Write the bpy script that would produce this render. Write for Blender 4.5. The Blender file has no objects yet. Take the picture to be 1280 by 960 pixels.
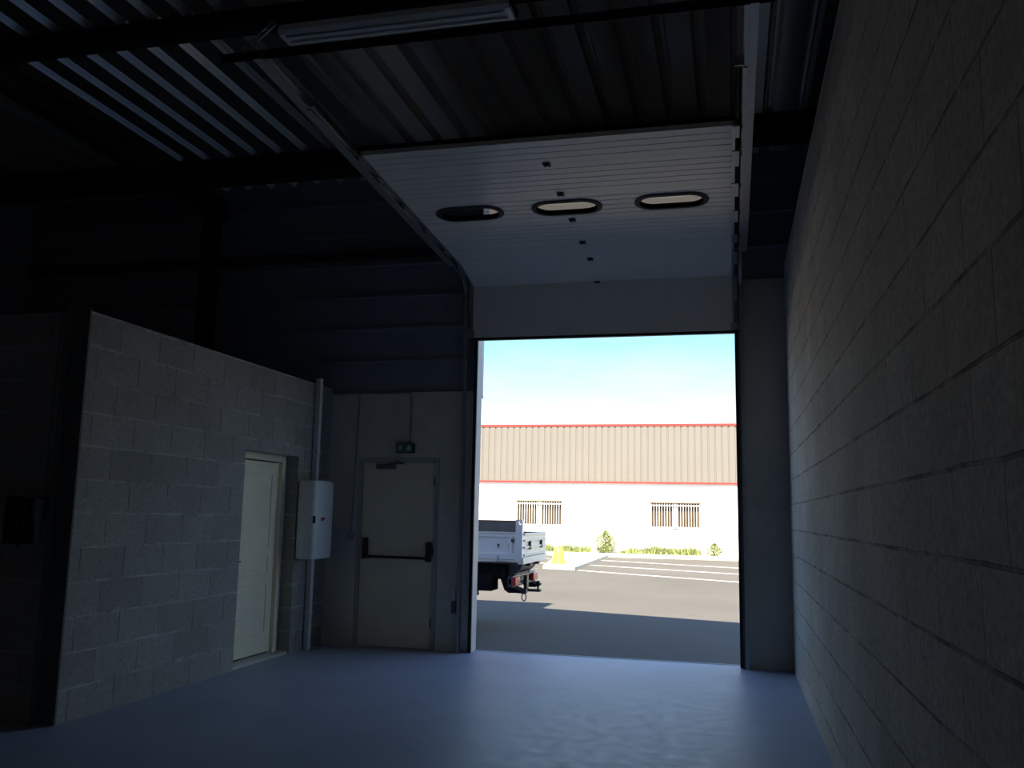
import bpy, bmesh, math, random
from mathutils import Vector, Matrix
random.seed(7)
S = bpy.context.scene
COL = S.collection
PI = math.pi

# ------------------------------------------------------------------ camera
FPX = 1115.0
yaw, pitch, roll = math.radians(13.77), math.radians(8.30), math.radians(1.08)
EYE = Vector((0, 0, 1.54))
fwd = Vector((-math.sin(yaw) * math.cos(pitch), math.cos(yaw) * math.cos(pitch), math.sin(pitch)))
rt = Vector((math.cos(yaw), math.sin(yaw), 0))
up = rt.cross(fwd)
r2 = math.cos(roll) * rt + math.sin(roll) * up
u2 = -math.sin(roll) * rt + math.cos(roll) * up
cd = bpy.data.cameras.new('camera')
cam = bpy.data.objects.new('camera', cd)
COL.objects.link(cam)
cd.sensor_width = 36.0
cd.lens = FPX / 1280 * 36.0
cd.clip_start, cd.clip_end = 0.05, 500
cam.matrix_world = Matrix(((r2.x, u2.x, -fwd.x, EYE.x), (r2.y, u2.y, -fwd.y, EYE.y),
                           (r2.z, u2.z, -fwd.z, EYE.z), (0, 0, 0, 1)))
S.camera = cam

# --------------------------------------------------------------- materials
def new_mat(name):
    m = bpy.data.materials.new(name)
    m.use_nodes = True
    nt = m.node_tree
    b = nt.nodes['Principled BSDF']
    return m, nt, b

def noise(nt, scale, detail=4, rough=0.6, vec=None):
    n = nt.nodes.new('ShaderNodeTexNoise')
    n.inputs['Scale'].default_value = scale
    n.inputs['Detail'].default_value = detail
    n.inputs['Roughness'].default_value = rough
    if vec is None:
        tc = nt.nodes.new('ShaderNodeTexCoord')
        vec = tc.outputs['Object']
    nt.links.new(vec, n.inputs['Vector'])
    return n

def ramp(nt, fac, stops):
    r = nt.nodes.new('ShaderNodeValToRGB')
    e = r.color_ramp.elements
    while len(e) < len(stops):
        e.new(0.5)
    for k, (p, c) in enumerate(stops):
        e[k].position = p
        e[k].color = (c[0], c[1], c[2], 1)
    nt.links.new(fac, r.inputs['Fac'])
    return r

def mixc(nt, fac, a, b, mode='MIX'):
    m = nt.nodes.new('ShaderNodeMix')
    m.data_type = 'RGBA'
    m.blend_type = mode
    for sock, v in ((m.inputs[0], fac), (m.inputs[6], a), (m.inputs[7], b)):
        if hasattr(v, 'is_output'):
            nt.links.new(v, sock)
        elif isinstance(v, (int, float)):
            sock.default_value = v
        else:
            sock.default_value = (v[0], v[1], v[2], 1)
    return m.outputs[2]

def bump(nt, b, height, strength=0.3, dist=0.01):
    n = nt.nodes.new('ShaderNodeBump')
    n.inputs['Strength'].default_value = strength
    n.inputs['Distance'].default_value = dist
    nt.links.new(height, n.inputs['Height'])
    nt.links.new(n.outputs['Normal'], b.inputs['Normal'])
    return n

def plain(name, c, rough=0.5, metal=0.0, var=0.12, scale=6.0, bmp=0.0, spec=0.5):
    m, nt, b = new_mat(name)
    n = noise(nt, scale)
    lo = [x * (1 - var) for x in c]
    hi = [min(1, x * (1 + var)) for x in c]
    r = ramp(nt, n.outputs['Fac'], [(0.3, lo), (0.7, hi)])
    nt.links.new(r.outputs['Color'], b.inputs['Base Color'])
    b.inputs['Roughness'].default_value = rough
    b.inputs['Metallic'].default_value = metal
    b.inputs['Specular IOR Level'].default_value = spec
    if bmp:
        n2 = noise(nt, scale * 12)
        bump(nt, b, n2.outputs['Fac'], bmp, 0.004)
    return m

def block_mat(name, axis, c1, c2, mortar, stain, off=0.0, bstr=0.55, patch=0.35, bed=(0.6, 0.6, 0.58), upright=(0.12, 0.12, 0.115), grain=(0.62, 1.25), gscale=45):
    """hollow concrete block wall: 50 x 25 cm units; axis = which horizontal axis runs along the wall"""
    m, nt, b = new_mat(name)
    tc = nt.nodes.new('ShaderNodeTexCoord')
    sp = nt.nodes.new('ShaderNodeSeparateXYZ')
    nt.links.new(tc.outputs['Object'], sp.inputs[0])
    wob = noise(nt, 2.2, 3, 0.6, tc.outputs['Object'])
    cb = nt.nodes.new('ShaderNodeCombineXYZ')
    nt.links.new(sp.outputs[axis], cb.inputs[0])
    mz = nt.nodes.new('ShaderNodeMath'); mz.operation = 'ADD'; mz.inputs[1].default_value = off
    nt.links.new(sp.outputs[2], mz.inputs[0])
    wz = nt.nodes.new('ShaderNodeMath'); wz.operation = 'MULTIPLY_ADD'
    wz.inputs[1].default_value = 0.022
    nt.links.new(wob.outputs['Fac'], wz.inputs[0]); nt.links.new(mz.outputs[0], wz.inputs[2])
    nt.links.new(wz.outputs[0], cb.inputs[1])
    br = nt.nodes.new('ShaderNodeTexBrick')
    br.inputs['Scale'].default_value = 1.0
    br.inputs['Brick Width'].default_value = 0.5
    br.inputs['Row Height'].default_value = 0.25
    br.inputs['Mortar Size'].default_value = 0.006
    br.inputs['Mortar Smooth'].default_value = 0.4
    br.inputs['Bias'].default_value = 0.0
    br.inputs['Color1'].default_value = (*c1, 1)
    br.inputs['Color2'].default_value = (*c2, 1)
    br.inputs['Mortar'].default_value = (*mortar, 1)
    br.offset = 0.5
    nt.links.new(cb.outputs[0], br.inputs['Vector'])
    big = noise(nt, 1.3, 5, 0.65, tc.outputs['Object'])
    fine = noise(nt, gscale, 5, 0.75, tc.outputs['Object'])
    rs = ramp(nt, big.outputs['Fac'], [(0.35, (1, 1, 1)), (0.75, stain)])
    col = mixc(nt, patch, br.outputs['Color'], rs.outputs['Color'], 'MULTIPLY')
    rf = ramp(nt, fine.outputs['Fac'], [(0.3, (grain[0],) * 3), (0.72, (grain[1],) * 3)])
    col = mixc(nt, 0.8, col, rf.outputs['Color'], 'MULTIPLY')
    # smeared mortar along some of the joints
    sm = noise(nt, 5.0, 6, 0.7, tc.outputs['Object'])
    rsm = ramp(nt, sm.outputs['Fac'], [(0.56, (0, 0, 0)), (0.68, (1, 1, 1))])
    mw = nt.nodes.new('ShaderNodeTexBrick')
    for k in ('Scale', 'Brick Width', 'Row Height'):
        mw.inputs[k].default_value = br.inputs[k].default_value
    mw.inputs['Mortar Size'].default_value = 0.03
    mw.inputs['Mortar Smooth'].default_value = 1.0
    mw.offset = 0.5
    nt.links.new(cb.outputs[0], mw.inputs['Vector'])
    mm = nt.nodes.new('ShaderNodeMath'); mm.operation = 'MULTIPLY'
    nt.links.new(rsm.outputs['Color'], mm.inputs[0]); nt.links.new(mw.outputs['Fac'], mm.inputs[1])
    m2 = nt.nodes.new('ShaderNodeMath'); m2.operation = 'MULTIPLY'; m2.inputs[1].default_value = 0.7
    nt.links.new(mm.outputs[0], m2.inputs[0])
    col = mixc(nt, m2.outputs[0], col, (0.66, 0.66, 0.64))
    def mth(op, a_, b_=None, c_=None):
        n_ = nt.nodes.new('ShaderNodeMath'); n_.operation = op
        for i_, v_ in enumerate((a_, b_, c_)):
            if v_ is None:
                continue
            if hasattr(v_, 'is_output'):
                nt.links.new(v_, n_.inputs[i_])
            else:
                n_.inputs[i_].default_value = v_
        return n_.outputs[0]
    fr_ = mth('FRACT', mth('MULTIPLY_ADD', wz.outputs[0], 4.0, 0.5))
    dist = mth('MULTIPLY', mth('ABSOLUTE', mth('SUBTRACT', fr_, 0.5)), 0.25)
    hm = mth('LESS_THAN', dist, 0.0075)
    n1 = noise(nt, 3.3, 4, 0.7, tc.outputs['Object'])
    r1_ = ramp(nt, n1.outputs['Fac'], [(0.40, (0.05,) * 3), (0.62, (0.95,) * 3)])
    vm = mth('MULTIPLY', br.outputs['Fac'], mth('SUBTRACT', 1.0, hm))
    r2b = ramp(nt, n1.outputs['Fac'], [(0.36, (0.9,) * 3), (0.60, (0.25,) * 3)])
    col = mixc(nt, mth('MULTIPLY', hm, r1_.outputs['Color']), col, bed)
    col = mixc(nt, mth('MULTIPLY', vm, r2b.outputs['Color']), col, upright)
    nt.links.new(col, b.inputs['Base Color'])
    b.inputs['Roughness'].default_value = 0.95
    b.inputs['Specular IOR Level'].default_value = 0.2
    # height: joints raked in, grainy faces, uneven units
    inv = nt.nodes.new('ShaderNodeMath'); inv.operation = 'SUBTRACT'; inv.inputs[0].default_value = 1.0
    nt.links.new(br.outputs['Fac'], inv.inputs[1])
    h = nt.nodes.new('ShaderNodeMath'); h.operation = 'MULTIPLY_ADD'; h.inputs[1].default_value = 0.35
    nt.links.new(fine.outputs['Fac'], h.inputs[0]); nt.links.new(inv.outputs[0], h.inputs[2])
    bump(nt, b, h.outputs[0], bstr, 0.012)
    return m

def floor_mat():
    m, nt, b = new_mat('trowelled_concrete')
    a = noise(nt, 0.9, 6, 0.62); f = noise(nt, 9, 6, 0.7); g = noise(nt, 120, 3, 0.6)
    r1 = ramp(nt, a.outputs['Fac'], [(0.3, (0.375, 0.375, 0.455)), (0.7, (0.46, 0.465, 0.555))])
    r2_ = ramp(nt, f.outputs['Fac'], [(0.3, (0.8, 0.8, 0.8)), (0.7, (1.12, 1.12, 1.12))])
    c = mixc(nt, 0.6, r1.outputs['Color'], r2_.outputs['Color'], 'MULTIPLY')
    d = noise(nt, 3.1, 8, 0.75)
    rd = ramp(nt, d.outputs['Fac'], [(0.66, (0, 0, 0)), (0.74, (1, 1, 1))])
    mm = nt.nodes.new('ShaderNodeMath'); mm.operation = 'MULTIPLY'; mm.inputs[1].default_value = 0.3
    nt.links.new(rd.outputs['Color'], mm.inputs[0])
    c = mixc(nt, mm.outputs[0], c, (0.64, 0.64, 0.63))
    nt.links.new(c, b.inputs['Base Color'])
    rr = ramp(nt, f.outputs['Fac'], [(0.3, (0.42,) * 3), (0.7, (0.58,) * 3)])
    nt.links.new(rr.outputs['Color'], b.inputs['Roughness'])
    b.inputs['Specular IOR Level'].default_value = 0.4
    bump(nt, b, f.outputs['Fac'], 0.12, 0.004)
    return m

def asphalt_mat():
    m, nt, b = new_mat('asphalt')
    a = noise(nt, 0.25, 5, 0.6); f = noise(nt, 40, 4, 0.8)
    r1 = ramp(nt, a.outputs['Fac'], [(0.3, (0.083, 0.077, 0.068)), (0.7, (0.106, 0.099, 0.088))])
    rf = ramp(nt, f.outputs['Fac'], [(0.25, (0.75,) * 3), (0.75, (1.25,) * 3)])
    c = mixc(nt, 0.8, r1.outputs['Color'], rf.outputs['Color'], 'MULTIPLY')
    sp = noise(nt, 2.4, 2, 0.5)
    rs = ramp(nt, sp.outputs['Fac'], [(0.775, (0, 0, 0)), (0.785, (1, 1, 1))])
    c = mixc(nt, rs.outputs['Color'], c, (0.5, 0.47, 0.40))
    nt.links.new(c, b.inputs['Base Color'])
    b.inputs['Roughness'].default_value = 0.9
    b.inputs['Specular IOR Level'].default_value = 0.25
    bump(nt, b, f.outputs['Fac'], 0.4, 0.01)
    return m

def pane_mat(name, tint):
    m, nt, b = new_mat(name)
    n = noise(nt, 3)
    r = ramp(nt, n.outputs['Fac'], [(0, tint), (1, [min(1, x * 1.05) for x in tint])])
    nt.links.new(r.outputs['Color'], b.inputs['Base Color'])
    b.inputs['Roughness'].default_value = 0.02
    b.inputs['IOR'].default_value = 1.75
    b.inputs['Transmission Weight'].default_value = 1.0
    return m

M = {}
M['floor'] = floor_mat()
M['asphalt'] = asphalt_mat()
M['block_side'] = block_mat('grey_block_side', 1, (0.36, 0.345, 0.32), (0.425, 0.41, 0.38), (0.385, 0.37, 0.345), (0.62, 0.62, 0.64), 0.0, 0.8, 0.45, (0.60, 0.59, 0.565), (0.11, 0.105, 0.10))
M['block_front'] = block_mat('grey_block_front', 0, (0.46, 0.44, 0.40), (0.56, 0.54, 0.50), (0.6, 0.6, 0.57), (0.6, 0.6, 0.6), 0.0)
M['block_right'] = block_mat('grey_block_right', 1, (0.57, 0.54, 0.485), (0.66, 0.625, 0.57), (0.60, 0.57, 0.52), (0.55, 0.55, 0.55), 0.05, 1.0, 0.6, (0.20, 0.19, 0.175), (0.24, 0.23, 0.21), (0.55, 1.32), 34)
M['concrete'] = plain('smooth_concrete', (0.76, 0.71, 0.63), 0.85, 0, 0.12, 2.5, 0.15, 0.3)
M['pier'] = plain('grey_pier_concrete', (0.58, 0.54, 0.48), 0.85, 0, 0.10, 2.0, 0.15, 0.3)
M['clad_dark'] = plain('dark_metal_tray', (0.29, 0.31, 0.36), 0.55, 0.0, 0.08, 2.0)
def deck_mat(rough=0.34, aniso=1.0):
    """roll-formed galvanised sheet with fine cross-wise embossing: its sheen is drawn out along the ribs"""
    m, nt, b = new_mat('galvanised_deck')
    n = noise(nt, 1.5)
    r = ramp(nt, n.outputs['Fac'], [(0.3, (0.88, 0.82, 0.74)), (0.7, (0.95, 0.89, 0.81))])
    nt.links.new(r.outputs['Color'], b.inputs['Base Color'])
    b.inputs['Metallic'].default_value = 0.92
    b.inputs['Roughness'].default_value = rough
    b.inputs['Anisotropic'].default_value = aniso
    t = nt.nodes.new('ShaderNodeCombineXYZ')
    t.inputs[1].default_value = 1.0
    nt.links.new(t.outputs[0], b.inputs['Tangent'])
    return m
M['deck'] = deck_mat()
M['steel_dark'] = plain('black_painted_steel', (0.016, 0.016, 0.018), 0.55, 0.0, 0.2, 3)
M['post'] = plain('dull_grey_steel', (0.17, 0.17, 0.165), 0.8, 0.0, 0.15, 3, 0, 0.2)
M['galv'] = plain('galvanised_steel', (0.50, 0.51, 0.52), 0.38, 0.85, 0.10, 14)
M['galv_dark'] = plain('weathered_steel', (0.10, 0.10, 0.105), 0.45, 0.7, 0.2, 9)
M['panel'] = plain('lacquered_panel', (0.90, 0.87, 0.81), 0.26, 0.0, 0.04, 1.2, 0.0, 0.55)
M['rubber'] = plain('black_rubber', (0.012, 0.012, 0.013), 0.6, 0, 0.2, 9)
M['hinge'] = plain('dark_hinge_steel', (0.04, 0.04, 0.045), 0.45, 0.5, 0.2, 20)
M['acrylic'] = pane_mat('acrylic_pane', (0.9, 0.9, 0.88))
M['cream'] = plain('cream_paint', (0.95, 0.87, 0.66), 0.55, 0, 0.05, 3)
M['cream_dim'] = plain('beige_metal_door', (0.88, 0.79, 0.62), 0.55, 0, 0.06, 3)
M['frame_grey'] = plain('grey_door_frame', (0.50, 0.49, 0.46), 0.55, 0, 0.1, 5)
M['closer'] = plain('bronze_grey_metal', (0.16, 0.155, 0.14), 0.5, 0, 0.1, 9)
M['black'] = plain('black_plastic', (0.010, 0.010, 0.011), 0.45, 0, 0.2, 9)
M['grey_plastic'] = plain('grey_plastic', (0.34, 0.37, 0.40), 0.4, 0, 0.08, 9)
M['white_enamel'] = plain('white_enamel', (0.76, 0.79, 0.81), 0.35, 0, 0.04, 3)
M['white_pvc'] = plain('pale_pvc', (0.86, 0.86, 0.86), 0.45, 0, 0.05, 4)
M['red'] = plain('red_trim', (0.38, 0.04, 0.03), 0.45, 0, 0.06, 2)
M['red_lamp'] = plain('red_lens', (0.55, 0.035, 0.03), 0.25, 0, 0.1, 20)
M['beige_clad'] = plain('beige_cladding', (0.170, 0.155, 0.132), 0.6, 0, 0.03, 0.6)
M['render_white'] = plain('white_render', (0.80, 0.78, 0.73), 0.9, 0, 0.03, 0.8)
M['white'] = plain('white_paint', (0.80, 0.80, 0.78), 0.6, 0, 0.04, 3)
M['kerb'] = plain('pale_concrete', (0.58, 0.56, 0.50), 0.9, 0, 0.08, 1.2, 0.2, 0.3)
M['line'] = plain('road_paint', (0.62, 0.60, 0.56), 0.8, 0, 0.15, 5)
M['yellow'] = plain('yellow_paint', (0.60, 0.56, 0.06), 0.55, 0, 0.06, 4)
M['tan'] = plain('tan_lintel', (0.40, 0.30, 0.18), 0.8, 0, 0.1, 6)
M['glass_dark'] = plain('dark_window_glass', (0.075, 0.052, 0.03), 0.12, 0, 0.2, 1.5)
M['truck_black'] = plain('matt_black_rubber', (0.014, 0.014, 0.015), 0.95, 0, 0.2, 9, 0.0, 0.08)
M['grille'] = plain('grey_grille_paint', (0.62, 0.58, 0.50), 0.6, 0, 0.05, 5)
M['weed'] = plain('weed_green', (0.20, 0.235, 0.085), 0.7, 0, 0.35, 3)
M['truck_grey'] = plain('grey_truck_paint', (0.88, 0.86, 0.83), 0.4, 0.1, 0.05, 4)
M['truck_alu'] = plain('aluminium_panel', (0.92, 0.84, 0.68), 0.45, 0.0, 0.05, 4)
M['truck_dark'] = plain('dark_load_bed', (0.15, 0.13, 0.115), 0.8, 0, 0.2, 4)
M['rust'] = plain('rusty_edge', (0.30, 0.15, 0.08), 0.8, 0.2, 0.2, 12)
M['brass'] = plain('olive_tow_steel', (0.12, 0.105, 0.07), 0.5, 0.5, 0.2, 15)
M['truck_cab'] = plain('white_cab_paint', (0.7, 0.71, 0.72), 0.3, 0, 0.03, 2)
M['glass_cab'] = plain('cab_glass', (0.02, 0.024, 0.028), 0.06, 0, 0.1, 2)
M['tube'] = plain('fluorescent_tube', (0.75, 0.76, 0.76), 0.12, 0, 0.02, 4)
M['cover'] = plain('luminaire_housing', (0.88, 0.86, 0.82), 0.35, 0.0, 0.04, 4)
M['sign_green'] = plain('sign_face', (0.10, 0.22, 0.15), 0.4, 0, 0.05, 9)
M['sign_pale'] = plain('sign_pictogram', (0.62, 0.68, 0.64), 0.4, 0, 0.05, 9)
M['jamb'] = plain('pale_reveal_metal', (0.50, 0.50, 0.49), 0.55, 0.0, 0.04, 2)
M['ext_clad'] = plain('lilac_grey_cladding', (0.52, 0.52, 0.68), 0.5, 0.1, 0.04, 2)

# ------------------------------------------------------------ mesh builder
class MB:
    def __init__(self):
        self.bm = bmesh.new()
    def box(self, x0, x1, y0, y1, z0, z1, bev=0.0):
        t = bmesh.new()
        bmesh.ops.create_cube(t, size=1.0)
        for v in t.verts:
            v.co = Vector(((x0 + x1) / 2 + v.co.x * (x1 - x0), (y0 + y1) / 2 + v.co.y * (y1 - y0), (z0 + z1) / 2 + v.co.z * (z1 - z0)))
        if bev:
            bmesh.ops.bevel(t, geom=list(t.edges), offset=bev, segments=2, affect='EDGES', profile=0.5)
        self._merge(t)
        return self
    def _merge(self, t):
        me = bpy.data.meshes.new('tmp')
        t.to_mesh(me); t.free()
        self.bm.from_mesh(me)
        bpy.data.meshes.remove(me)
    def prism(self, poly, a0, a1, axis):
        """closed polygon swept along an axis. axis X: poly=(y,z); Y: poly=(x,z); Z: poly=(x,y)"""
        def P(p, a):
            return {'X': (a, p[0], p[1]), 'Y': (p[0], a, p[1]), 'Z': (p[0], p[1], a)}[axis]
        t = bmesh.new()
        A = [t.verts.new(P(p, a0)) for p in poly]
        B = [t.verts.new(P(p, a1)) for p in poly]
        n = len(poly)
        t.faces.new(A); t.faces.new(B[::-1])
        for i in range(n):
            t.faces.new((A[i], B[i], B[(i + 1) % n], A[(i + 1) % n]))
        bmesh.ops.recalc_face_normals(t, faces=list(t.faces))
        self._merge(t)
        return self
    def tube(self, pts, r, seg=10, close=False):
        pts = [Vector(p) for p in pts]
        t = bmesh.new()
        rings = []
        n = len(pts)
        prev = None
        for i, p in enumerate(pts):
            if close:
                d = (pts[(i + 1) % n] - pts[i - 1]).normalized()
            else:
                d = (pts[min(i + 1, n - 1)] - pts[max(i - 1, 0)]).normalized()
            if prev is None:
                a = d.orthogonal().normalized()
            else:
                a = (prev - d * prev.dot(d)).normalized()
            prev = a
            b = d.cross(a)
            rr = r[i] if isinstance(r, (list, tuple)) else r
            rings.append([t.verts.new(p + rr * (math.cos(2 * PI * k / seg) * a + math.sin(2 * PI * k / seg) * b)) for k in range(seg)])
        m = n if close else n - 1
        for i in range(m):
            A, B = rings[i], rings[(i + 1) % n]
            for k in range(seg):
                t.faces.new((A[k], A[(k + 1) % seg], B[(k + 1) % seg], B[k]))
        if not close:
            t.faces.new(rings[0][::-1]); t.faces.new(rings[-1])
        bmesh.ops.recalc_face_normals(t, faces=list(t.faces))
        self._merge(t)
        return self
    def lathe(self, prof, c, seg=24, axis='Z'):
        """prof = [(radius, height)]"""
        t = bmesh.new()
        rings = []
        for r, h in prof:
            ring = []
            for k in range(seg):
                a = 2 * PI * k / seg
                p = {'Z': (r * math.cos(a), r * math.sin(a), h), 'Y': (r * math.cos(a), h, r * math.sin(a)), 'X': (h, r * math.cos(a), r * math.sin(a))}[axis]
                ring.append(t.verts.new(Vector(c) + Vector(p)))
            rings.append(ring)
        for A, B in zip(rings, rings[1:]):
            for k in range(seg):
                t.faces.new((A[k], A[(k + 1) % seg], B[(k + 1) % seg], B[k]))
        t.faces.new(rings[0][::-1]); t.faces.new(rings[-1])
        bmesh.ops.remove_doubles(t, verts=list(t.verts), dist=1e-5)
        bmesh.ops.recalc_face_normals(t, faces=list(t.faces))
        self._merge(t)
        return self
    def quads(self, rows, thick=None):
        t = bmesh.new()
        V = [[t.verts.new(p) for p in row] for row in rows]
        for a, b in zip(V, V[1:]):
            for i in range(len(a) - 1):
                t.faces.new((a[i], a[i + 1], b[i + 1], b[i]))
        self._merge(t)
        return self
    def tri(self, *p):
        vs = [self.bm.verts.new(q) for q in p]
        self.bm.faces.new(vs)
        return self
    def rect_sweep(self, path, X0, s, u0, u1, v0, v1):
        """rectangle (u = sideways from X0 in direction s, v = along the inward normal) swept along a (y,z) path"""
        t = bmesh.new()
        rings = []
        n = len(path)
        for i, (y, z) in enumerate(path):
            a, b = path[max(i - 1, 0)], path[min(i + 1, n - 1)]
            d = Vector((b[0] - a[0], b[1] - a[1])).normalized()
            N = Vector((-d.y, d.x))
            ring = []
            for u, v in ((u0, v0), (u1, v0), (u1, v1), (u0, v1)):
                ring.append(t.verts.new((X0 + s * u, y + N.x * v, z + N.y * v)))
            rings.append(ring)
        for A, B in zip(rings, rings[1:]):
            for k in range(4):
                t.faces.new((A[k], A[(k + 1) % 4], B[(k + 1) % 4], B[k]))
        t.faces.new(rings[0]); t.faces.new(rings[-1][::-1])
        bmesh.ops.recalc_face_normals(t, faces=list(t.faces))
        self._merge(t)
        return self
    def build(self, name, mat, parent=None, at=None, smooth=False):
        """at: world origin of a mesh that is a thing of its own; parts take the parent's frame"""
        off = Vector((0, 0, 0))
        if parent is not None:
            p = parent
            while p is not None:
                off += p.location
                p = p.parent
        elif at is not None:
            off = Vector(at)
        own = Vector((0, 0, 0))
        for v in self.bm.verts:
            v.co -= off
        me = bpy.data.meshes.new(name)
        if smooth:
            for f in self.bm.faces:
                f.smooth = True
        self.bm.to_mesh(me); self.bm.free()
        me.materials.append(M[mat])
        o = bpy.data.objects.new(name, me)
        COL.objects.link(o)
        if parent is not None:
            o.parent = parent
        elif at is not None:
            o.location = at
        if smooth:
            try:
                me.set_sharp_from_angle(angle=math.radians(40))
            except Exception:
                pass
        return o

def tag(o, label=None, cat=None, group=None, kind=None):
    for k, v in (('label', label), ('category', cat), ('group', group), ('kind', kind)):
        if v:
            o[k] = v
    return o

def thing(name, loc, label, cat, group=None):
    o = bpy.data.objects.new(name, None)
    o.empty_display_size = 0.1
    COL.objects.link(o)
    o.location = loc
    return tag(o, label, cat, group)

def struct(name, mb, mat, smooth=False):
    return tag(mb.build(name, mat, smooth=smooth), kind='structure')

# -------------------------------------------------------------- room shell
YF, YO = 9.90, 10.05          # inner and outer face of the front wall
XL, XR, XG = -4.66, 0.61, 3.0
ZR = 5.62                     # underside of the roof deck
DX0, DX1 = -2.85, 0.09        # the vehicle opening
BACK = -7.0
XLL = -9.2

struct('floor', MB().box(XLL - .2, XG + .2, BACK - .2, 10.061, -0.3, 0), 'floor')
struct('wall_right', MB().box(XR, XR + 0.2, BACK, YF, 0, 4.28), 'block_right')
struct('wall_gable', MB().box(XG, XG + 0.2, BACK - .2, YO - .021, 0, ZR + .3), 'concrete')
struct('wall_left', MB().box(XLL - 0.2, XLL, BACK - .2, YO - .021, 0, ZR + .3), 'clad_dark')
struct('wall_back', MB().box(XLL, XG, BACK - 0.2, BACK, 0, ZR + .3), 'concrete')

# front wall: concrete base with the two openings, metal trays above
ED0, ED1, EDZ = -4.27, -3.27, 2.17
w = MB()
w.box(XLL, ED0, YF, YO, 0, 2.95)
w.box(ED0, ED1, YF, YO, EDZ, 2.95)
w.box(ED1, DX0, YF, YO, 0, 2.95)
struct('wall_front', w, 'concrete')
struct('wall_front_pier', MB().box(DX1, XG, YF, YO, 0, 4.15), 'pier')
w = MB()
tray = []
def trays(x0, x1, z0, z1):
    """horizontal metal trays: flat faces 30 cm tall with a small raised lip between"""
    prof = [(YO - 0.02, z0)]
    z = z0
    prof.append((YF + 0.035, z0))
    while z < z1 - 0.06:
        t = min(z + 0.40, z1)
        prof += [(YF + 0.035, t - 0.035), (YF + 0.0, t - 0.03), (YF + 0.0, t - 0.005), (YF + 0.035, t)]
        z = t
    prof.append((YO - 0.02, z1))
    w.prism(prof, x0, x1, 'X')
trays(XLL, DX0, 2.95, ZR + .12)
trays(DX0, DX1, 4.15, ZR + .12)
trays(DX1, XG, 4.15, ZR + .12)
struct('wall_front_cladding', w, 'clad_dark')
# outside skin with the roof edge that throws the shadow on the yard
el_tan = 1.36
w = MB()
sk = [(XLL - .2, 0), (ED0, 0), (ED0, EDZ), (ED1, EDZ), (ED1, 0), (DX0, 0), (DX0, 4.15), (DX1, 4.15), (DX1, 0), (XG + .2, 0),
      (XG + .2, 5.85), (0.25, 5.85), (-3.13, 7.06), (-3.13, 8.30), (XLL - .2, 8.55)]
w.prism(sk, YO, YO + 0.06, 'Y')
struct('wall_front_exterior', w, 'ext_clad')

# pale reveal on the left jamb, lapped by the outside cladding higher up
struct('trim_1', MB().box(DX0 - 0.012, DX0 + 0.004, YF + .001, YO + 0.062, 0, 4.15), 'jamb')
e = MB()
e.box(DX0 - 0.40, DX0 + 0.004, YO + 0.063, YO + 0.125, 2.93, 4.6)
e.box(DX0 - 0.38, DX0 + 0.008, YO + 0.063, YO + 0.130, 2.90, 2.93)
struct('trim_2', e, 'ext_clad')
struct('trim_3', MB().box(DX0 + .005, DX1, 10.062, 10.10, -0.1, 0.004), 'kerb')    # metal-edged sill of the slab

# block enclosure on the left: side wall with the door opening, front wall
IY0, IY1, IZ = 7.98, 9.11, 2.13
w = MB()
w.box(XL - 0.2, XL, 5.65, IY0, 0, 3.0)
w.box(XL - 0.2, XL, IY1, YF, 0, 3.0)
w.box(XL - 0.2, XL, IY0, IY1, IZ, 3.0)
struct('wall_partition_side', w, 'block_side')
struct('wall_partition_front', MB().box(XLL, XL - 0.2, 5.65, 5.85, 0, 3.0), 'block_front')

# roof deck: ribs run towards the street
w = MB()
pitch = 0.318
prof = []
x = 0.06 - pitch * 30
while x > XLL - 0.3:
    x -= pitch
while x < XG + 0.3:
    # x = left edge of a hollow rib
    prof += [(x, ZR), (x + 0.028, ZR + 0.030), (x + 0.032, ZR + 0.030), (x + 0.062, ZR + 0.062), (x + 0.085, ZR + 0.062), (x + 0.115, ZR)]
    x += pitch
rows = [[(p[0], BACK - .2, p[1]) for p in prof], [(p[0], YO, p[1]) for p in prof]]
w.quads(rows)
w.box(XLL - .2, XG + .2, BACK - .2, YO, ZR + 0.063, ZR + 0.2)
struct('ceiling', w, 'deck')

def ibeam(name, axis, a0, a1, c, zb, zt, wd, tf=0.014, tw=0.010, mat='steel_dark'):
    """I-section beam along X (c = y centre) or Y (c = x centre)"""
    h = wd / 2
    pr = [(c - h, zb), (c + h, zb), (c + h, zb + tf), (c + tw, zb + tf), (c + tw, zt - tf), (c + h, zt - tf), (c + h, zt), (c - h, zt),
          (c - h, zt - tf), (c - tw, zt - tf), (c - tw, zb + tf), (c - h, zb + tf)]
    m = MB()
    m.prism(pr, a0, a1, axis)
    return struct(name, m, mat)
ibeam('purlin', 'X', XLL, XG, 6.15, 5.44, ZR, 0.11)
ibeam('purlin', 'X', XLL, XG, 8.98, 5.32, ZR, 0.15)
ibeam('purlin', 'X', XLL, XG, 3.2, 5.44, ZR, 0.11)
ibeam('purlin', 'X', XLL, XG, 0.3, 5.44, ZR, 0.11)
ibeam('rafter', 'Y', BACK, YF, -6.27, 5.22, 5.437, 0.17)
m = MB()
h = 0.085
cx, cy = -6.27, 9.6
m.box(cx - h, cx + h, cy - h, cy - h + .014, 0, 5.22)
m.box(cx - h, cx + h, cy + h - .014, cy + h, 0, 5.22)
m.box(cx - .006, cx + .006, cy - h + .014, cy + h - .014, 0, 5.22)
struct('steel_column', m, 'steel_dark')
m = MB()
m.box(XL - 0.165, XL - 0.002, 5.636, 5.649, 0, 3.02)
m.box(XL - 0.165, XL - 0.155, 5.58, 5.636, 0, 3.02)
struct('steel_post', m, 'post')
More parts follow.
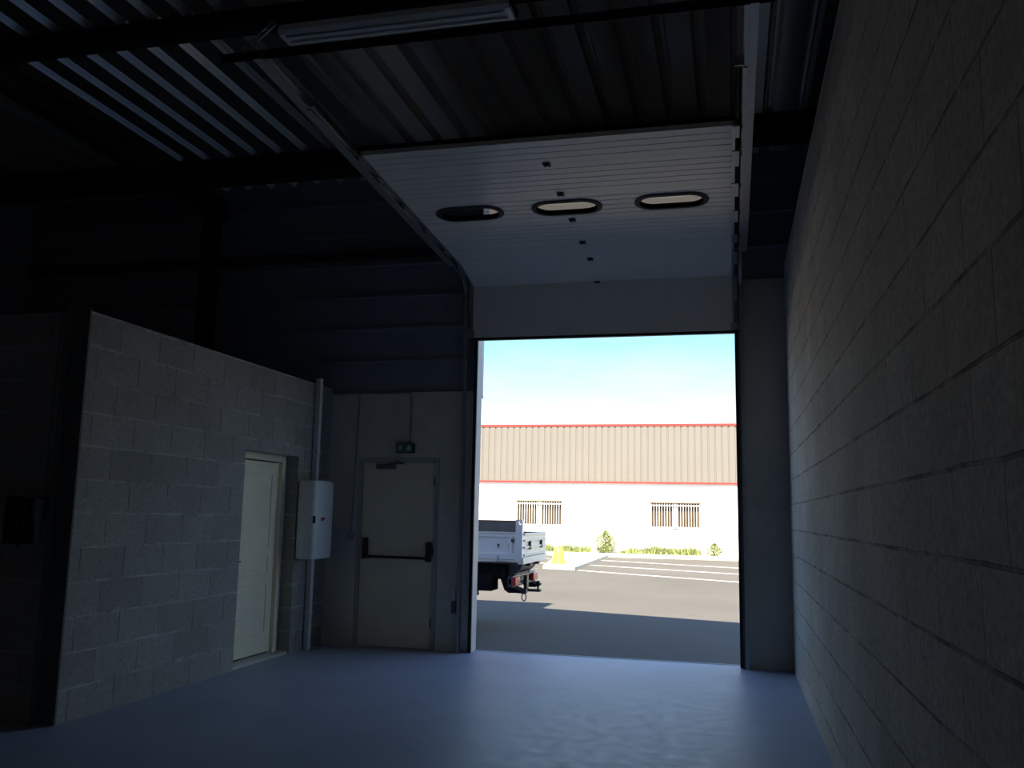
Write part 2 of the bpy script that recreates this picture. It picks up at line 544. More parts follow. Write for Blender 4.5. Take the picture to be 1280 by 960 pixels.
# rail across the front wall above the side door
m = MB()
m.box(XLL, -3.05, YF - 0.045, YF - 0.001, 4.71, 4.715)
m.box(XLL, -3.05, YF - 0.006, YF - 0.001, 4.60, 4.71)
struct('wall_rail', m, 'galv_dark')

# ---------------------------------------------------------- sectional door
seam = [(9.84, 3.565), (9.84, 4.195), (9.30, 4.318), (8.77, 4.342), (8.15, 4.373), (7.53, 4.404), (6.905, 4.435), (6.49, 4.455)]
PX0, PX1 = -2.90, 0.068
door = thing('sectional_door', (-1.42, 9.84, 0), 'large grey overhead door raised under the roof, with three rounded windows', 'garage door')

def panel(i):
    a, b = Vector(seam[i]), Vector(seam[i + 1])
    L = (b - a).length
    t = (b - a) / L
    N = Vector((-t.y, t.x))       # towards the room / floor
    pts = []
    half = 0.02
    g = 0.002
    n = max(2, round(L / 0.1))
    pts.append((g, half))
    if i >= 2:
        for k in range(1, n):
            s = L * k / n
            pts += [(s - 0.007, half), (s - 0.003, half - 0.006), (s + 0.003, half - 0.006), (s + 0.007, half)]
    pts += [(L - g, half), (L - g, -half), (g, -half)]
    poly = [tuple(a + t * s + N * v) for s, v in pts]
    return poly, a, t, N, L

def stadium(cx_, cs, w_, h_, n=10):
    r = h_ / 2
    out = []
    for k in range(n + 1):
        an = -PI / 2 + PI * k / n
        out.append((cx_ + w_ / 2 - r + r * math.cos(an), cs + r * math.sin(an)))
    for k in range(n + 1):
        an = PI / 2 + PI * k / n
        out.append((cx_ - w_ / 2 + r + r * math.cos(an), cs + r * math.sin(an)))
    return out

WIN = (-2.365, -1.43, -0.472)
for i in range(7):
    poly, a, t, N, L = panel(i)
    mb = MB(); mb.prism(poly, PX0, PX1, 'X')
    p = mb.build('door_panel', 'panel', door)
    def loc(x, s, v):
        q = a + t * s + N * v
        return (x, q.x, q.y)
    if i == 4:
        # cut three rounded openings through the panel
        cut = MB()
        for wx in WIN:
            t2 = bmesh.new()
            st = stadium(wx, L * 0.5, 0.60, 0.29)
            A = [t2.verts.new(loc(x_, s_, 0.06)) for x_, s_ in st]
            B = [t2.verts.new(loc(x_, s_, -0.06)) for x_, s_ in st]
            t2.faces.new(A); t2.faces.new(B[::-1])
            for k in range(len(A)):
                t2.faces.new((A[k], B[k], B[(k + 1) % len(A)], A[(k + 1) % len(A)]))
            bmesh.ops.recalc_face_normals(t2, faces=list(t2.faces))
            cut._merge(t2)
        co = cut.build('cutter', 'panel', door)
        md = p.modifiers.new('cut', 'BOOLEAN'); md.operation = 'DIFFERENCE'; md.solver = 'EXACT'; md.object = co
        dg = bpy.context.evaluated_depsgraph_get()
        dg.update()
        me = bpy.data.meshes.new_from_object(p.evaluated_get(dg))
        p.modifiers.clear(); p.data = me; me.name = 'door_panel'
        bpy.data.objects.remove(co)
        for wx in WIN:
            outer = stadium(wx, L * 0.5, 0.665, 0.345); inner = stadium(wx, L * 0.5, 0.575, 0.265)
            f = MB()
            t2 = bmesh.new()
            n = len(outer)
            R4 = [[t2.verts.new(loc(x_, s_, v_)) for x_, s_ in st] for st, v_ in ((outer, 0.021), (outer, 0.030), (inner, 0.036), (inner, -0.02))]
            for A, B in zip(R4, R4[1:] + R4[:1]):
                for k in range(n):
                    t2.faces.new((A[k], A[(k + 1) % n], B[(k + 1) % n], B[k]))
            bmesh.ops.recalc_face_normals(t2, faces=list(t2.faces))
            f._merge(t2)
            fo = f.build('window_frame', 'rubber', p)
            g = MB()
            for v0 in (0.012, -0.016):
                t2 = bmesh.new()
                st = stadium(wx, L * 0.5, 0.577, 0.267)
                A = [t2.verts.new(loc(x_, s_, v0)) for x_, s_ in st]
                B = [t2.verts.new(loc(x_, s_, v0 - 0.003)) for x_, s_ in st]
                t2.faces.new(A); t2.faces.new(B[::-1])
                for k in range(n):
                    t2.faces.new((A[k], B[k], B[(k + 1) % n], A[(k + 1) % n]))
                bmesh.ops.recalc_face_normals(t2, faces=list(t2.faces))
                g._merge(t2)
            g.build('pane', 'acrylic', fo)
    # centre hinge on the seam above this panel
    if i < 6:
        hb = MB()
        c = a + t * L
        def hp(x, s, v):
            q = c + t * s + N * v
            return (x, q.x, q.y)
        for (x0, x1, s0, s1, v0, v1) in ((-1.460, -1.400, -0.036, 0.036, 0.021, 0.026), (-1.45, -1.41, -0.010, 0.010, 0.024, 0.042),
                                         (-1.46, -1.445, -0.03, 0.03, 0.024, 0.036), (-1.415, -1.40, -0.03, 0.03, 0.024, 0.036)):
            t2 = bmesh.new()
            vs = [[t2.verts.new(hp(x_, s_, v_)) for x_, s_ in ((x0, s0), (x1, s0), (x1, s1), (x0, s1))] for v_ in (v0, v1)]
            t2.faces.new(vs[0]); t2.faces.new(vs[1][::-1])
            for k in range(4):
                t2.faces.new((vs[0][k], vs[1][k], vs[1][(k + 1) % 4], vs[0][(k + 1) % 4]))
            bmesh.ops.recalc_face_normals(t2, faces=list(t2.faces))
            hb._merge(t2)
        hb.build('hinge', 'hinge', p)
    # end plates with roller, at both edges of the panel
    for s_, xe in ((-1, PX0), (1, PX1)):
        def ebox(mbx, u0, u1, s0, s1, v0, v1):
            t2 = bmesh.new()
            vs = [[t2.verts.new(loc(xe + s_ * u_, ss, v_)) for u_, ss in ((u0, s0), (u1, s0), (u1, s1), (u0, s1))] for v_ in (v0, v1)]
            t2.faces.new(vs[0]); t2.faces.new(vs[1][::-1])
            for k in range(4):
                t2.faces.new((vs[0][k], vs[1][k], vs[1][(k + 1) % 4], vs[0][(k + 1) % 4]))
            bmesh.ops.recalc_face_normals(t2, faces=list(t2.faces))
            mbx._merge(t2)
        eb = MB()
        ebox(eb, -0.01, 0.014, 0.0, L, -0.021, 0.0225)
        ebox(eb, -0.012, 0.046, L * 0.52, L * 0.97, 0.0225, 0.027)
        ebox(eb, 0.020, 0.026, L * 0.62, L * 0.90, -0.02, 0.0225)
        eb.build('roller_bracket', 'galv', p)
        rb = MB()
        q0 = loc(xe + s_ * 0.01, L * 0.80, 0.0); q1 = loc(xe + s_ * 0.075, L * 0.80, 0.0)
        rb.tube([q0, q1], 0.006, 8)
        q1 = loc(xe + s_ * 0.062, L * 0.80, 0.0); q2 = loc(xe + s_ * 0.080, L * 0.80, 0.0)
        rb.tube([q1, q2], 0.021, 14)
        rb.build('roller', 'black', p)
for xa, xb in ((-2.875, -2.838), (0.076, 0.108)):
    MB().box(xa, xb, 9.868, 9.899, 0.004, 4.30).build('side_seal', 'rubber', door)
# bottom rubber seal and bottom corner brackets
MB().box(PX0, PX1 + 0.014, 9.815, 9.865, 3.535, 3.564).build('bottom_seal', 'rubber', door)
for s_, xe in ((-1, PX0), (1, PX1)):
    b_ = MB()
    b_.box(*sorted((xe - s_ * .03, xe + s_ * .05)), 9.806, 9.818, 3.57, 3.65, 0.003)
    b_.box(*sorted((xe + s_ * .02, xe + s_ * .075)), 9.79, 9.806, 3.575, 3.61, 0.003)
    b_.build('bottom_bracket', 'galv', door)

# tracks: vertical, bend, then a slightly rising run to the back
path = [(9.84, 0.0), (9.84, 3.3), (9.84, 3.98)]
R_ = 0.30
for k in range(1, 9):
    an = math.radians(87.1) * k / 8
    path.append((9.84 - R_ * (1 - math.cos(an)), 3.98 + R_ * math.sin(an)))
def ztrack(y):
    return 4.30 + 0.05 * (9.6 - y)
path = [q for q in path] + [(9.3, ztrack(9.3)), (8.0, ztrack(8.0)), (6.5, ztrack(6.5)), (5.0, ztrack(5.0))]
for s_, X0 in ((-1, PX0 - 0.055), (1, PX1 + 0.055)):
    tr = MB()
    tr.rect_sweep(path, X0, s_, 0.034, 0.037, -0.029, 0.029)
    tr.rect_sweep(path, X0, s_, 0.014, 0.0345, 0.026, 0.029)
    tr.rect_sweep(path, X0, s_, 0.006, 0.0345, -0.029, -0.026)
    tr.rect_sweep(path, X0, s_, 0.012, 0.015, 0.016, 0.0265)
    t_ = tr.build('door_track', 'galv', door)
    ang = MB()
    ang.rect_sweep(path[-4:], X0, s_, 0.0375, 0.0405, -0.045, 0.023)
    ang.rect_sweep(path[-4:], X0, s_, 0.0400, 0.090, 0.020, 0.023)
    ang.rect_sweep(path[:3], X0, s_, 0.0375, 0.0405, -0.058, 0.03)
    ang.rect_sweep(path[:3], X0, s_, 0.0400, 0.055, -0.058, -0.055)
    ang.build('track_angle', 'galv', door)
    # flag plate joining the two runs
    fl = MB()
    xa, xb = sorted((X0 + s_ * 0.041, X0 + s_ * 0.045))
    fl.prism([(9.898, 3.95), (9.898, 4.36), (9.45, 4.36), (9.45, 4.28), (9.70, 4.20), (9.80, 3.95)], xa, xb, 'X')
    fl.build('flag_bracket', 'galv_dark', door)
    # coil spring buffer near the back end
    sb = MB()
    hx = X0 - s_ * 0.022
    n = 26
    coil = []
    y0, y1 = 5.72, 6.42
    for k in range(n * 10 + 1):
        yy = y0 + (y1 - y0) * k / (n * 10)
        an = 2 * PI * k / 10
        coil.append((hx + 0.017 * math.cos(an), yy, ztrack(yy) + 0.01 + 0.017 * math.sin(an)))
    sb.tube(coil, 0.0035, 5)
    so = sb.build('buffer_spring', 'galv_dark', door)
    rd = MB()
    rd.tube([(hx, 5.66, ztrack(5.66) + .01), (hx, 6.46, ztrack(6.46) + .01)], 0.009, 8)
    rd.build('buffer_rod', 'black', door)
    bk = MB()
    xa, xb = sorted((X0 + s_ * 0.034, X0 - s_ * 0.05))
    bk.box(xa, xb, 5.66, 5.672, ztrack(5.66) - 0.022, ztrack(5.66) + 0.045)
    xa, xb = sorted((X0 + s_ * 0.034, X0 + s_ * 0.005))
    bk.box(xa, xb, 5.672, 5.76, ztrack(5.66) - 0.040, ztrack(5.66) - 0.030)
    bk.build('buffer_bracket', 'galv', door)
# lift cables from the bottom brackets
for s_, xe in ((-1, PX0), (1, PX1)):
    cb = MB()
    cb.tube([(xe + s_ * 0.028, 9.80, 3.58), (xe + s_ * 0.028, 9.86, 4.45)], 0.0035, 6)
    cb.build('lift_cable', 'galv', door)
# rear crossbar that carries the track ends
cbar = MB()
zb = ztrack(5.02) + 0.035
cbar.box(-3.30, 0.30, 4.995, 5.035, zb, zb + 0.004)
cbar.box(-3.30, 0.30, 5.031, 5.035, zb - 0.042, zb)
cbar.build('rear_crossbar', 'steel_dark', door)
# slotted strap from the bar's left end
st = MB()
A = Vector((-3.12, 5.00, zb + 0.01)); B = Vector((-2.90, 5.00, zb + 0.185))
d = (B - A).normalized(); nrm = Vector((-d.z, 0, d.x))
nsl = 5
wd = 0.022
def seg_box(mbx, s0, s1, w0, w1):
    L_ = (B - A).length
    pl = [A + d * (s0 * L_) + nrm * w0, A + d * (s1 * L_) + nrm * w0, A + d * (s1 * L_) + nrm * w1, A + d * (s0 * L_) + nrm * w1]
    mbx.prism([(q.x, q.z) for q in pl], 4.990, 4.994, 'Y')
seg_box(st, 0, 1, -wd, -0.010); seg_box(st, 0, 1, 0.010, wd)
for k in range(nsl + 1):
    c0 = k / nsl
    seg_box(st, max(0, c0 - 0.035), min(1, c0 + 0.035), -0.010, 0.010)
st.build('slotted_strap', 'galv', door)
hgs = MB()
for hx in (0.24,):
    hgs.box(hx, hx + 0.03, 5.008, 5.012, zb, ZR + .003)
hgs.build('crossbar_hanger', 'steel_dark', door)

# ------------------------------------------------------- fluorescent light
zl = 4.70
fl = thing('fluorescent_light', (-2.08, 5.15, zl), 'long grey twin tube ceiling light hung beside the black crossbar', 'ceiling light')
h_ = MB()
h_.prism([(5.03, zl + 0.015), (5.06, zl), (5.195, zl), (5.225, zl + 0.015), (5.20, zl + 0.07), (5.055, zl + 0.07)], -2.90, -1.30, 'X')
hb = h_.build('housing', 'cover', fl)
MB().box(-1.30, -1.285, 5.03, 5.225, zl - 0.004, zl + 0.072, 0.003).build('end_cap', 'black', fl)
MB().box(-2.915, -2.90, 5.03, 5.225, zl - 0.004, zl + 0.072, 0.003).build('end_cap', 'black', fl)
for yy in (5.085, 5.155):
    MB().tube([(-2.86, yy, zl - 0.0075), (-1.34, yy, zl - 0.0075)], 0.0075, 10).build('tube', 'tube', fl, smooth=True)
for xx in (-2.6, -1.55):
    MB().tube([(xx, 5.128, zl + 0.07), (xx, 5.128, ZR + 0.003)], 0.004, 6).build('hanging_rod', 'steel_dark', fl)

# conduit fixed under the deck
cd_ = MB()
cd_.tube([(-2.70, 6.24, ZR - 0.0155), (-2.70, 8.895, ZR - 0.0155)], 0.015, 8)
tag(cd_.build('ceiling_conduit', 'white_pvc', at=(-2.70, 6.5, ZR - 0.0105)), 'thin pale conduit running along the underside of the dark roof sheets', 'pipe')

# ------------------------------------------------------------ interior door
d1 = bpy.data.objects.new('door_1', None); COL.objects.link(d1); d1.location = (XL - 0.14, 8.55, 0)
tag(d1, kind='structure')
fx = XL - 0.14        # face of the frame
fr = MB()
fr.box(fx - 0.05, fx, IY1 - 0.10, IY1 - 0.001, 0, IZ - 0.001, 0.004)
fr.box(fx - 0.05, fx, IY0 + 0.001, IY0 + 0.07, 0, IZ - 0.001, 0.004)
fr.box(fx - 0.05, fx, IY0 + 0.07, IY1 - 0.10, IZ - 0.071, IZ - 0.001, 0.004)
fr.box(fx - 0.059, fx - 0.045, IY1 - 0.14, IY1 - 0.10, 0.03, IZ - 0.07)
fr.build('door_frame', 'cream', d1)
lf = MB()
ly0, ly1 = IY0 + 0.075, IY1 - 0.125
lx = fx - 0.035
lf.box(lx - 0.04, lx, ly0, ly1, 0.045, IZ - 0.085)
leaf = lf.build('door_leaf', 'cream', d1)
def raised(z0, z1):
    m = MB()
    a0, a1 = ly0 + 0.12, ly1 - 0.12
    for (q0, q1, p0, p1) in ((a0, a1, z0, z0 + .018), (a0, a1, z1 - .018, z1), (a0, a0 + .018, z0 + .018, z1 - .018), (a1 - .018, a1, z0 + .018, z1 - .018)):
        m.box(lx - 0.002, lx + 0.009, q0, q1, p0, p1, 0.003)
    m.box(lx - 0.002, lx + 0.004, a0 + 0.05, a1 - 0.05, z0 + 0.05, z1 - 0.05, 0.003)
    m.build('door_moulding', 'cream', leaf)
raised(0.24, 0.78); raised(0.86, 1.06); raised(1.14, 1.93)
hd = MB()
hd.lathe([(0.0, 0.0), (0.024, 0.0), (0.024, 0.008), (0.010, 0.010), (0.009, 0.045), (0.0, 0.046)], (lx, ly0 + 0.07, 1.02), 14, 'X')
hd.tube([(lx + 0.042, ly0 + 0.07, 1.02), (lx + 0.044, ly0 + 0.12, 1.018), (lx + 0.040, ly0 + 0.18, 1.016)], 0.008, 8)
hd.build('door_handle', 'galv_dark', leaf)
MB().box(XL - 0.2, XL - 0.02, IY0 + .001, IY1 - .001, 0, 0.03, 0.004).build('door_sill', 'kerb', d1)

# ------------------------------------------------------------ side exit door
d2 = bpy.data.objects.new('door_2', None); COL.objects.link(d2); d2.location = (-3.77, YF, 0)
tag(d2, kind='structure')
fr = MB()
fr.box(ED0 + .001, ED0 + 0.05, YF - 0.012, YF + 0.10, 0, EDZ - .001, 0.003)
fr.box(ED1 - 0.05, ED1 - .001, YF - 0.012, YF + 0.10, 0, EDZ - .001, 0.003)
fr.box(ED0 + 0.05, ED1 - 0.05, YF - 0.012, YF + 0.10, EDZ - 0.05, EDZ - .001, 0.003)
fr.build('door_frame', 'frame_grey', d2)
lf2 = MB(); lf2.box(ED0 + 0.055, ED1 - 0.055, YF + 0.004, YF + 0.055, 0.012, EDZ - 0.055, 0.004)
leaf2 = lf2.build('door_leaf', 'cream_dim', d2)
pb = MB()
pb.box(ED0 + 0.09, ED0 + 0.15, YF - 0.055, YF + 0.004, 1.00, 1.24, 0.008)
pb.box(ED1 - 0.13, ED1 - 0.07, YF - 0.055, YF + 0.004, 0.98, 1.20, 0.008)
pb.build('panic_latch', 'hinge', leaf2)
pb = MB(); pb.tube([(ED0 + 0.14, YF - 0.045, 1.025), (ED1 - 0.10, YF - 0.045, 1.02)], 0.016, 10)
pb.build('panic_bar', 'hinge', leaf2)
pb = MB()
pb.box(ED0 + 0.22, ED0 + 0.46, YF - 0.035, YF + 0.004, EDZ - 0.135, EDZ - 0.075, 0.008)
pb.tube([(ED0 + 0.34, YF - 0.02, EDZ - 0.075), (ED0 + 0.58, YF - 0.06, EDZ - 0.07), (ED0 + 0.46, YF - 0.016, EDZ - 0.03)], 0.008, 6)
pb.build('door_closer', 'closer', leaf2)
hn = MB()
for z in (0.25, 1.05, 1.85):
    hn.tube([(ED1 - 0.055, YF - 0.006, z), (ED1 - 0.055, YF - 0.006, z + 0.10)], 0.009, 8)
hn.build('door_hinge', 'hinge', leaf2)
bk_ = MB(); bk_.box(ED0, ED1, YO + .061, YO + .08, 0, EDZ)
bk_.build('outer_leaf', 'frame_grey', d2)

# exit light over the side door
sg = thing('exit_sign', (-3.69, YF, 2.28), 'small dark exit light with pale pictogram above the side door', 'sign')
MB().box(-3.80, -3.58, YF - 0.06, YF - 0.001, 2.225, 2.335, 0.006).build('case', 'black', sg)
MB().box(-3.79, -3.59, YF - 0.064, YF - 0.0602, 2.235, 2.325).build('face', 'sign_green', sg)
pc = MB()
yp0, yp1 = YF - 0.067, YF - 0.0641
pc.prism([(-3.665, 2.250), (-3.615, 2.250), (-3.615, 2.305), (-3.645, 2.318)], yp0, yp1, 'Y')          # doorway
pc.build('pictogram', 'sign_pale', sg)
pc = MB()
pc.prism([(-3.775, 2.250), (-3.755, 2.285), (-3.765, 2.300), (-3.745, 2.305), (-3.725, 2.285), (-3.735, 2.262), (-3.75, 2.275)], yp0, yp1, 'Y')   # running figure
pc.lathe([(0.0, yp0), (0.009, yp0), (0.009, yp1), (0.0, yp1)], (-3.742, 0, 2.311), 10, 'Y')
pc.build('pictogram', 'sign_pale', sg)
# surface conduits on the front wall
c_ = MB()
c_.tube([(XL + 0.02, YF - 0.012, 2.935), (-3.645, YF - 0.012, 2.935), (-3.64, YF - 0.012, 2.92), (-3.64, YF - 0.012, 2.338)], 0.0095, 8)
tag(c_.build('wall_conduit', 'grey_plastic', at=(-3.64, YF - .012, 2.9)), 'thin conduit bent down from the wall top to the exit light', 'pipe')
c_ = MB()
c_.tube([(-4.30, YF - 0.012, 2.920), (-4.335, YF - 0.012, 1.30)], 0.0095, 8)
c_.box(-4.37, -4.30, YF - 0.035, YF - 0.001, 1.20, 1.30, 0.004)
tag(c_.build('switch_drop', 'grey_plastic', at=(-4.33, YF - .012, 2.0)), 'upright conduit ending in a small switch left of the side door', 'pipe')
# door push button
pbx = thing('push_button_box', (-3.05, YF, 0.62), 'small pale control box low on the wall beside the vehicle opening', 'switch')
MB().box(-3.07, -3.03, YF - 0.035, YF - 0.001, 0.56, 0.70, 0.005).build('case', 'white_enamel', pbx)
MB().box(-3.08, -3.02, YF - 0.03, YF - 0.001, 0.42, 0.555, 0.005).build('lower_box', 'closer', pbx)

# -------------------------------------------------------------- water tank
wt = thing('water_heater', (XL + 0.11, 9.33, 1.45), 'white upright water heater hung high on the block wall by the pipe', 'water heater')
tk = MB()
# rounded-rectangle plan, domed top and bottom
def rrect(x0, x1, y0, y1, r, n=6):
    out = []
    for cx_, cy_, a0 in ((x1 - r, y0 + r, -90), (x1 - r, y1 - r, 0), (x0 + r, y1 - r, 90), (x0 + r, y0 + r, 180)):
        for k in range(n + 1):
            an = math.radians(a0 + 90 * k / n)
            out.append((cx_ + r * math.cos(an), cy_ + r * math.sin(an)))
    return out
t2 = bmesh.new()
rings = []
for ins, z in ((0.045, 1.005), (0.012, 1.012), (0.0, 1.035), (0.0, 1.845), (0.012, 1.868), (0.045, 1.876)):
    rr_ = rrect(XL + 0.006 + ins, XL + 0.225 - ins, 9.10 + ins, 9.60 - ins, max(0.01, 0.05 - ins * 0.5))
    rings.append([t2.verts.new((x_, y_, z)) for x_, y_ in rr_])
for A_, B_ in zip(rings, rings[1:]):
    n = len(A_)
    for k in range(n):
        t2.faces.new((A_[k], A_[(k + 1) % n], B_[(k + 1) % n], B_[k]))
t2.faces.new(rings[0][::-1]); t2.faces.new(rings[-1])
bmesh.ops.recalc_face_normals(t2, faces=list(t2.faces))
tk._merge(t2)
tk.build('tank', 'white_enamel', wt, smooth=True)
MB().box(XL + 0.2251, XL + 0.229, 9.27, 9.33, 1.425, 1.46).build('warning_sticker', 'red', wt)
MB().box(XL + 0.2251, XL + 0.230, 9.33, 9.36, 1.44, 1.465).build('sticker_print', 'black', wt)
MB().box(XL + 0.205, XL + 0.232, 9.108, 9.130, 1.40, 1.48, 0.003).build('badge', 'black', wt)
# pipe from floor to wall top, in two lengths meeting the heater
for z0, z1, clips, lab in ((1.880, 3.06, (2.2, 2.8), 'pale upright pipe from the white heater up to the block wall top'),
                           (0.0, 1.003, (0.4,), 'pale upright pipe from the floor up to the white heater')):
    pp = MB()
    pp.box(XL + 0.008, XL + 0.070, 9.42, 9.485, z0, z1, 0.006)
    for z in clips:
        pp.box(XL + 0.001, XL + 0.074, 9.412, 9.493, z, z + 0.02)
    tag(pp.build('cable_trunking', 'white_pvc', at=(XL + .04, 9.45, z0)), lab, 'pipe')

# ------------------------------------- switch box on the near block face
bxs = thing('switch_box', (-5.02, 5.65, 1.4), 'black wall box with a small reddish mark on the dark block face', 'electrical box')
m = MB(); m.box(-5.16, -4.99, 5.53, 5.649, 1.26, 1.60, 0.012); m.box(-5.14, -5.01, 5.51, 5.53, 1.30, 1.55, 0.008)
m.build('case', 'black', bxs)
MB().lathe([(0.0, 0.0), (0.012, 0.0), (0.010, -0.012), (0.0, -0.014)], (-5.03, 5.51, 1.42), 12, 'Y').build('indicator', 'red_lamp', bxs)
MB().tube([(-5.03, 5.515, 1.33), (-5.00, 5.49, 1.28), (-4.97, 5.50, 1.24)], 0.010, 8).build('lever', 'hinge', bxs)
pl = thing('industrial_plug', (-4.93, 5.60, 1.45), 'grey tapered plug hanging beside the black wall box', 'plug')
MB().lathe([(0.0, 1.585), (0.034, 1.585), (0.038, 1.575), (0.038, 1.465), (0.034, 1.455), (0.0, 1.455)], (-4.925, 5.60, 0), 18).build('body', 'grey_plastic', pl, smooth=True)
MB().lathe([(0.0, 1.4545), (0.032, 1.4545), (0.030, 1.44), (0.012, 1.27), (0.0, 1.265)], (-4.925, 5.60, 0), 18).build('sleeve', 'grey_plastic', pl, smooth=True)
MB().box(-4.955, -4.895, 5.632, 5.649, 1.44, 1.60, 0.003).build('clip', 'black', pl)
c_ = MB(); c_.tube([(-4.925, 5.636, 2.98), (-4.925, 5.636, 1.61)], 0.010, 8)
tag(c_.build('cable_conduit', 'grey_plastic', at=(-4.925, 5.636, 2.3)), 'thin grey conduit coming down the dark block face to the plug', 'pipe')

# ================================================================= outside
G = -0.04
struct('asphalt_yard', MB().box(-60, 45, 10.101, 95, G - 0.3, G), 'asphalt')

# pavement along the building, with the kerbed island reaching into the yard
kz = G + 0.09
kb = MB()
kb.prism([(-40, 35.2), (-6.6, 35.2), (-5.42, 26.4), (-4.42, 26.1), (-4.62, 35.1), (12, 35.1), (12, 36.98), (-40, 36.98)], G, kz, 'Z')
struct('pavement', kb, 'kerb')

def line(pts_a, pts_b, w_):
    (ax, ay), (bx, by) = pts_a, pts_b
    d_ = Vector((bx - ax, by - ay)).normalized()
    n_ = Vector((-d_.y, d_.x)) * w_ / 2
    m = MB()
    m.prism([(ax + n_.x, ay + n_.y), (bx + n_.x, by + n_.y), (bx - n_.x, by - n_.y), (ax - n_.x, ay - n_.y)], G, G + 0.006, 'Z')
    return m
LN = [((-4.30, 26.1), (4.9, 20.75), 'painted parking line nearest the vehicle opening, right of the pale island'),
      ((-4.40, 29.06), (4.9, 24.5), 'middle painted parking line right of the pale island'),
      ((-4.50, 32.4), (4.9, 27.7), 'painted parking line closest to the white building, right of the island'),
      ((-12.0, 32.3), (-5.9, 29.2), 'nearer painted parking line seen behind the truck tailgate'),
      ((-12.0, 34.3), (-6.45, 32.5), 'farther painted parking line seen behind the truck tailgate')]
for a_, b_, lab in LN:
    tag(line(a_, b_, 0.12).build('parking_line', 'line', at=((a_[0] + b_[0]) / 2, (a_[1] + b_[1]) / 2, G)), lab, 'parking line', 'parking lines in the yard')

# yellow dome on the tip of the island
yb = thing('yellow_bollard', (-5.18, 27.6, kz), 'bright yellow domed bollard standing on the pale kerbed island', 'bollard')
MB().lathe([(0.0, kz), (0.225, kz), (0.225, kz + 0.06), (0.21, kz + 0.08), (0.0, kz + 0.08)], (-5.18, 27.6, 0), 24).build('base', 'yellow', yb, smooth=True)
MB().lathe([(0.0, kz + 0.08), (0.20, kz + 0.08), (0.185, kz + 0.22), (0.165, kz + 0.36), (0.13, kz + 0.45), (0.07, kz + 0.50), (0.0, kz + 0.515)], (-5.18, 27.6, 0), 24).build('dome', 'yellow', yb, smooth=True)

# long building across the yard
BY = 37.0
wb = thing('warehouse_building', (-6, BY, G), 'long white building with beige metal cladding and red edges across the yard', 'building')
W0, W1 = -34.0, 14.0
WINS = [(-8.80, -6.79), (-3.19, -1.15)]
wz0, wz1 = 1.03, 2.15
m = MB()
edges = [W0] + [v for a_ in WINS for v in a_] + [W1]
for k in range(0, len(edges), 2):
    m.box(edges[k], edges[k + 1], BY, BY + 0.3, G, 2.88)
for a_, b_ in WINS:
    m.box(a_, b_, BY, BY + 0.3, G, wz0)
    m.box(a_, b_, BY, BY + 0.3, wz1, 2.88)
m.box(W0, W1, BY + 9.8, BY + 10, G, 5.2)
m.box(W0, W0 + 0.2, BY + 0.3, BY + 9.8, G, 5.2)
m.box(W1 - 0.2, W1, BY + 0.3, BY + 9.8, G, 5.2)
m.build('wall', 'render_white', wb)
prof = []
x = W0
while x < W1:
    prof += [(x, BY - 0.05), (x + 0.20, BY - 0.05), (x + 0.215, BY - 0.025), (x + 0.255, BY - 0.025)]
    x += 0.27
prof += [(W1, BY - 0.05), (W1, BY + 0.12), (W0, BY + 0.12)]
m = MB(); m.prism(prof, 2.94, 5.24, 'Z')
m.build('cladding', 'beige_clad', wb)
MB().box(W0, W1, BY - 0.065, BY + 0.15, 5.235, 5.33).build('roof_trim', 'red', wb)
MB().box(W0, W1, BY - 0.085, BY + 0.12, 2.885, 2.945).build('base_trim', 'red', wb)
MB().box(W0, W1, BY + 0.12, BY + 10, 5.19, 5.23).build('roof', 'clad_dark', wb)
for a_, b_ in WINS:
    wf = MB()
    for (x0, x1, z0, z1) in ((a_, a_ + .06, wz0, wz1), (b_ - .06, b_, wz0, wz1), ((a_ + b_) / 2 - .07, (a_ + b_) / 2 + .07, wz0, wz1),
                             (a_ + .06, b_ - .06, wz0, wz0 + .05), (a_ + .06, b_ - .06, wz1 - .05, wz1)):
        wf.box(x0, x1, BY + 0.10, BY + 0.16, z0, z1)
    wo = wf.build('window', 'white', wb)
    MB().box(a_, b_, BY + 0.17, BY + 0.19, wz0, wz1).build('pane', 'glass_dark', wo)
    gb = MB()
    nb = 19
    for k in range(nb):
        xx = a_ + 0.06 + (b_ - a_ - 0.12) * k / (nb - 1)
        gb.box(xx - 0.012, xx + 0.012, BY + 0.03, BY + 0.06, wz0 - 0.03, wz1 - 0.04)
    for z in (wz0 + 0.07, wz1 - 0.17):
        gb.box(a_ + .02, b_ - .02, BY + 0.025, BY + 0.065, z, z + 0.045)
    gb.build('grille', 'grille', wo)
    MB().box(a_ - 0.02, b_ + 0.02, BY - 0.012, BY + 0.05, wz1 - 0.03, wz1 + 0.015).build('lintel', 'tan', wo)

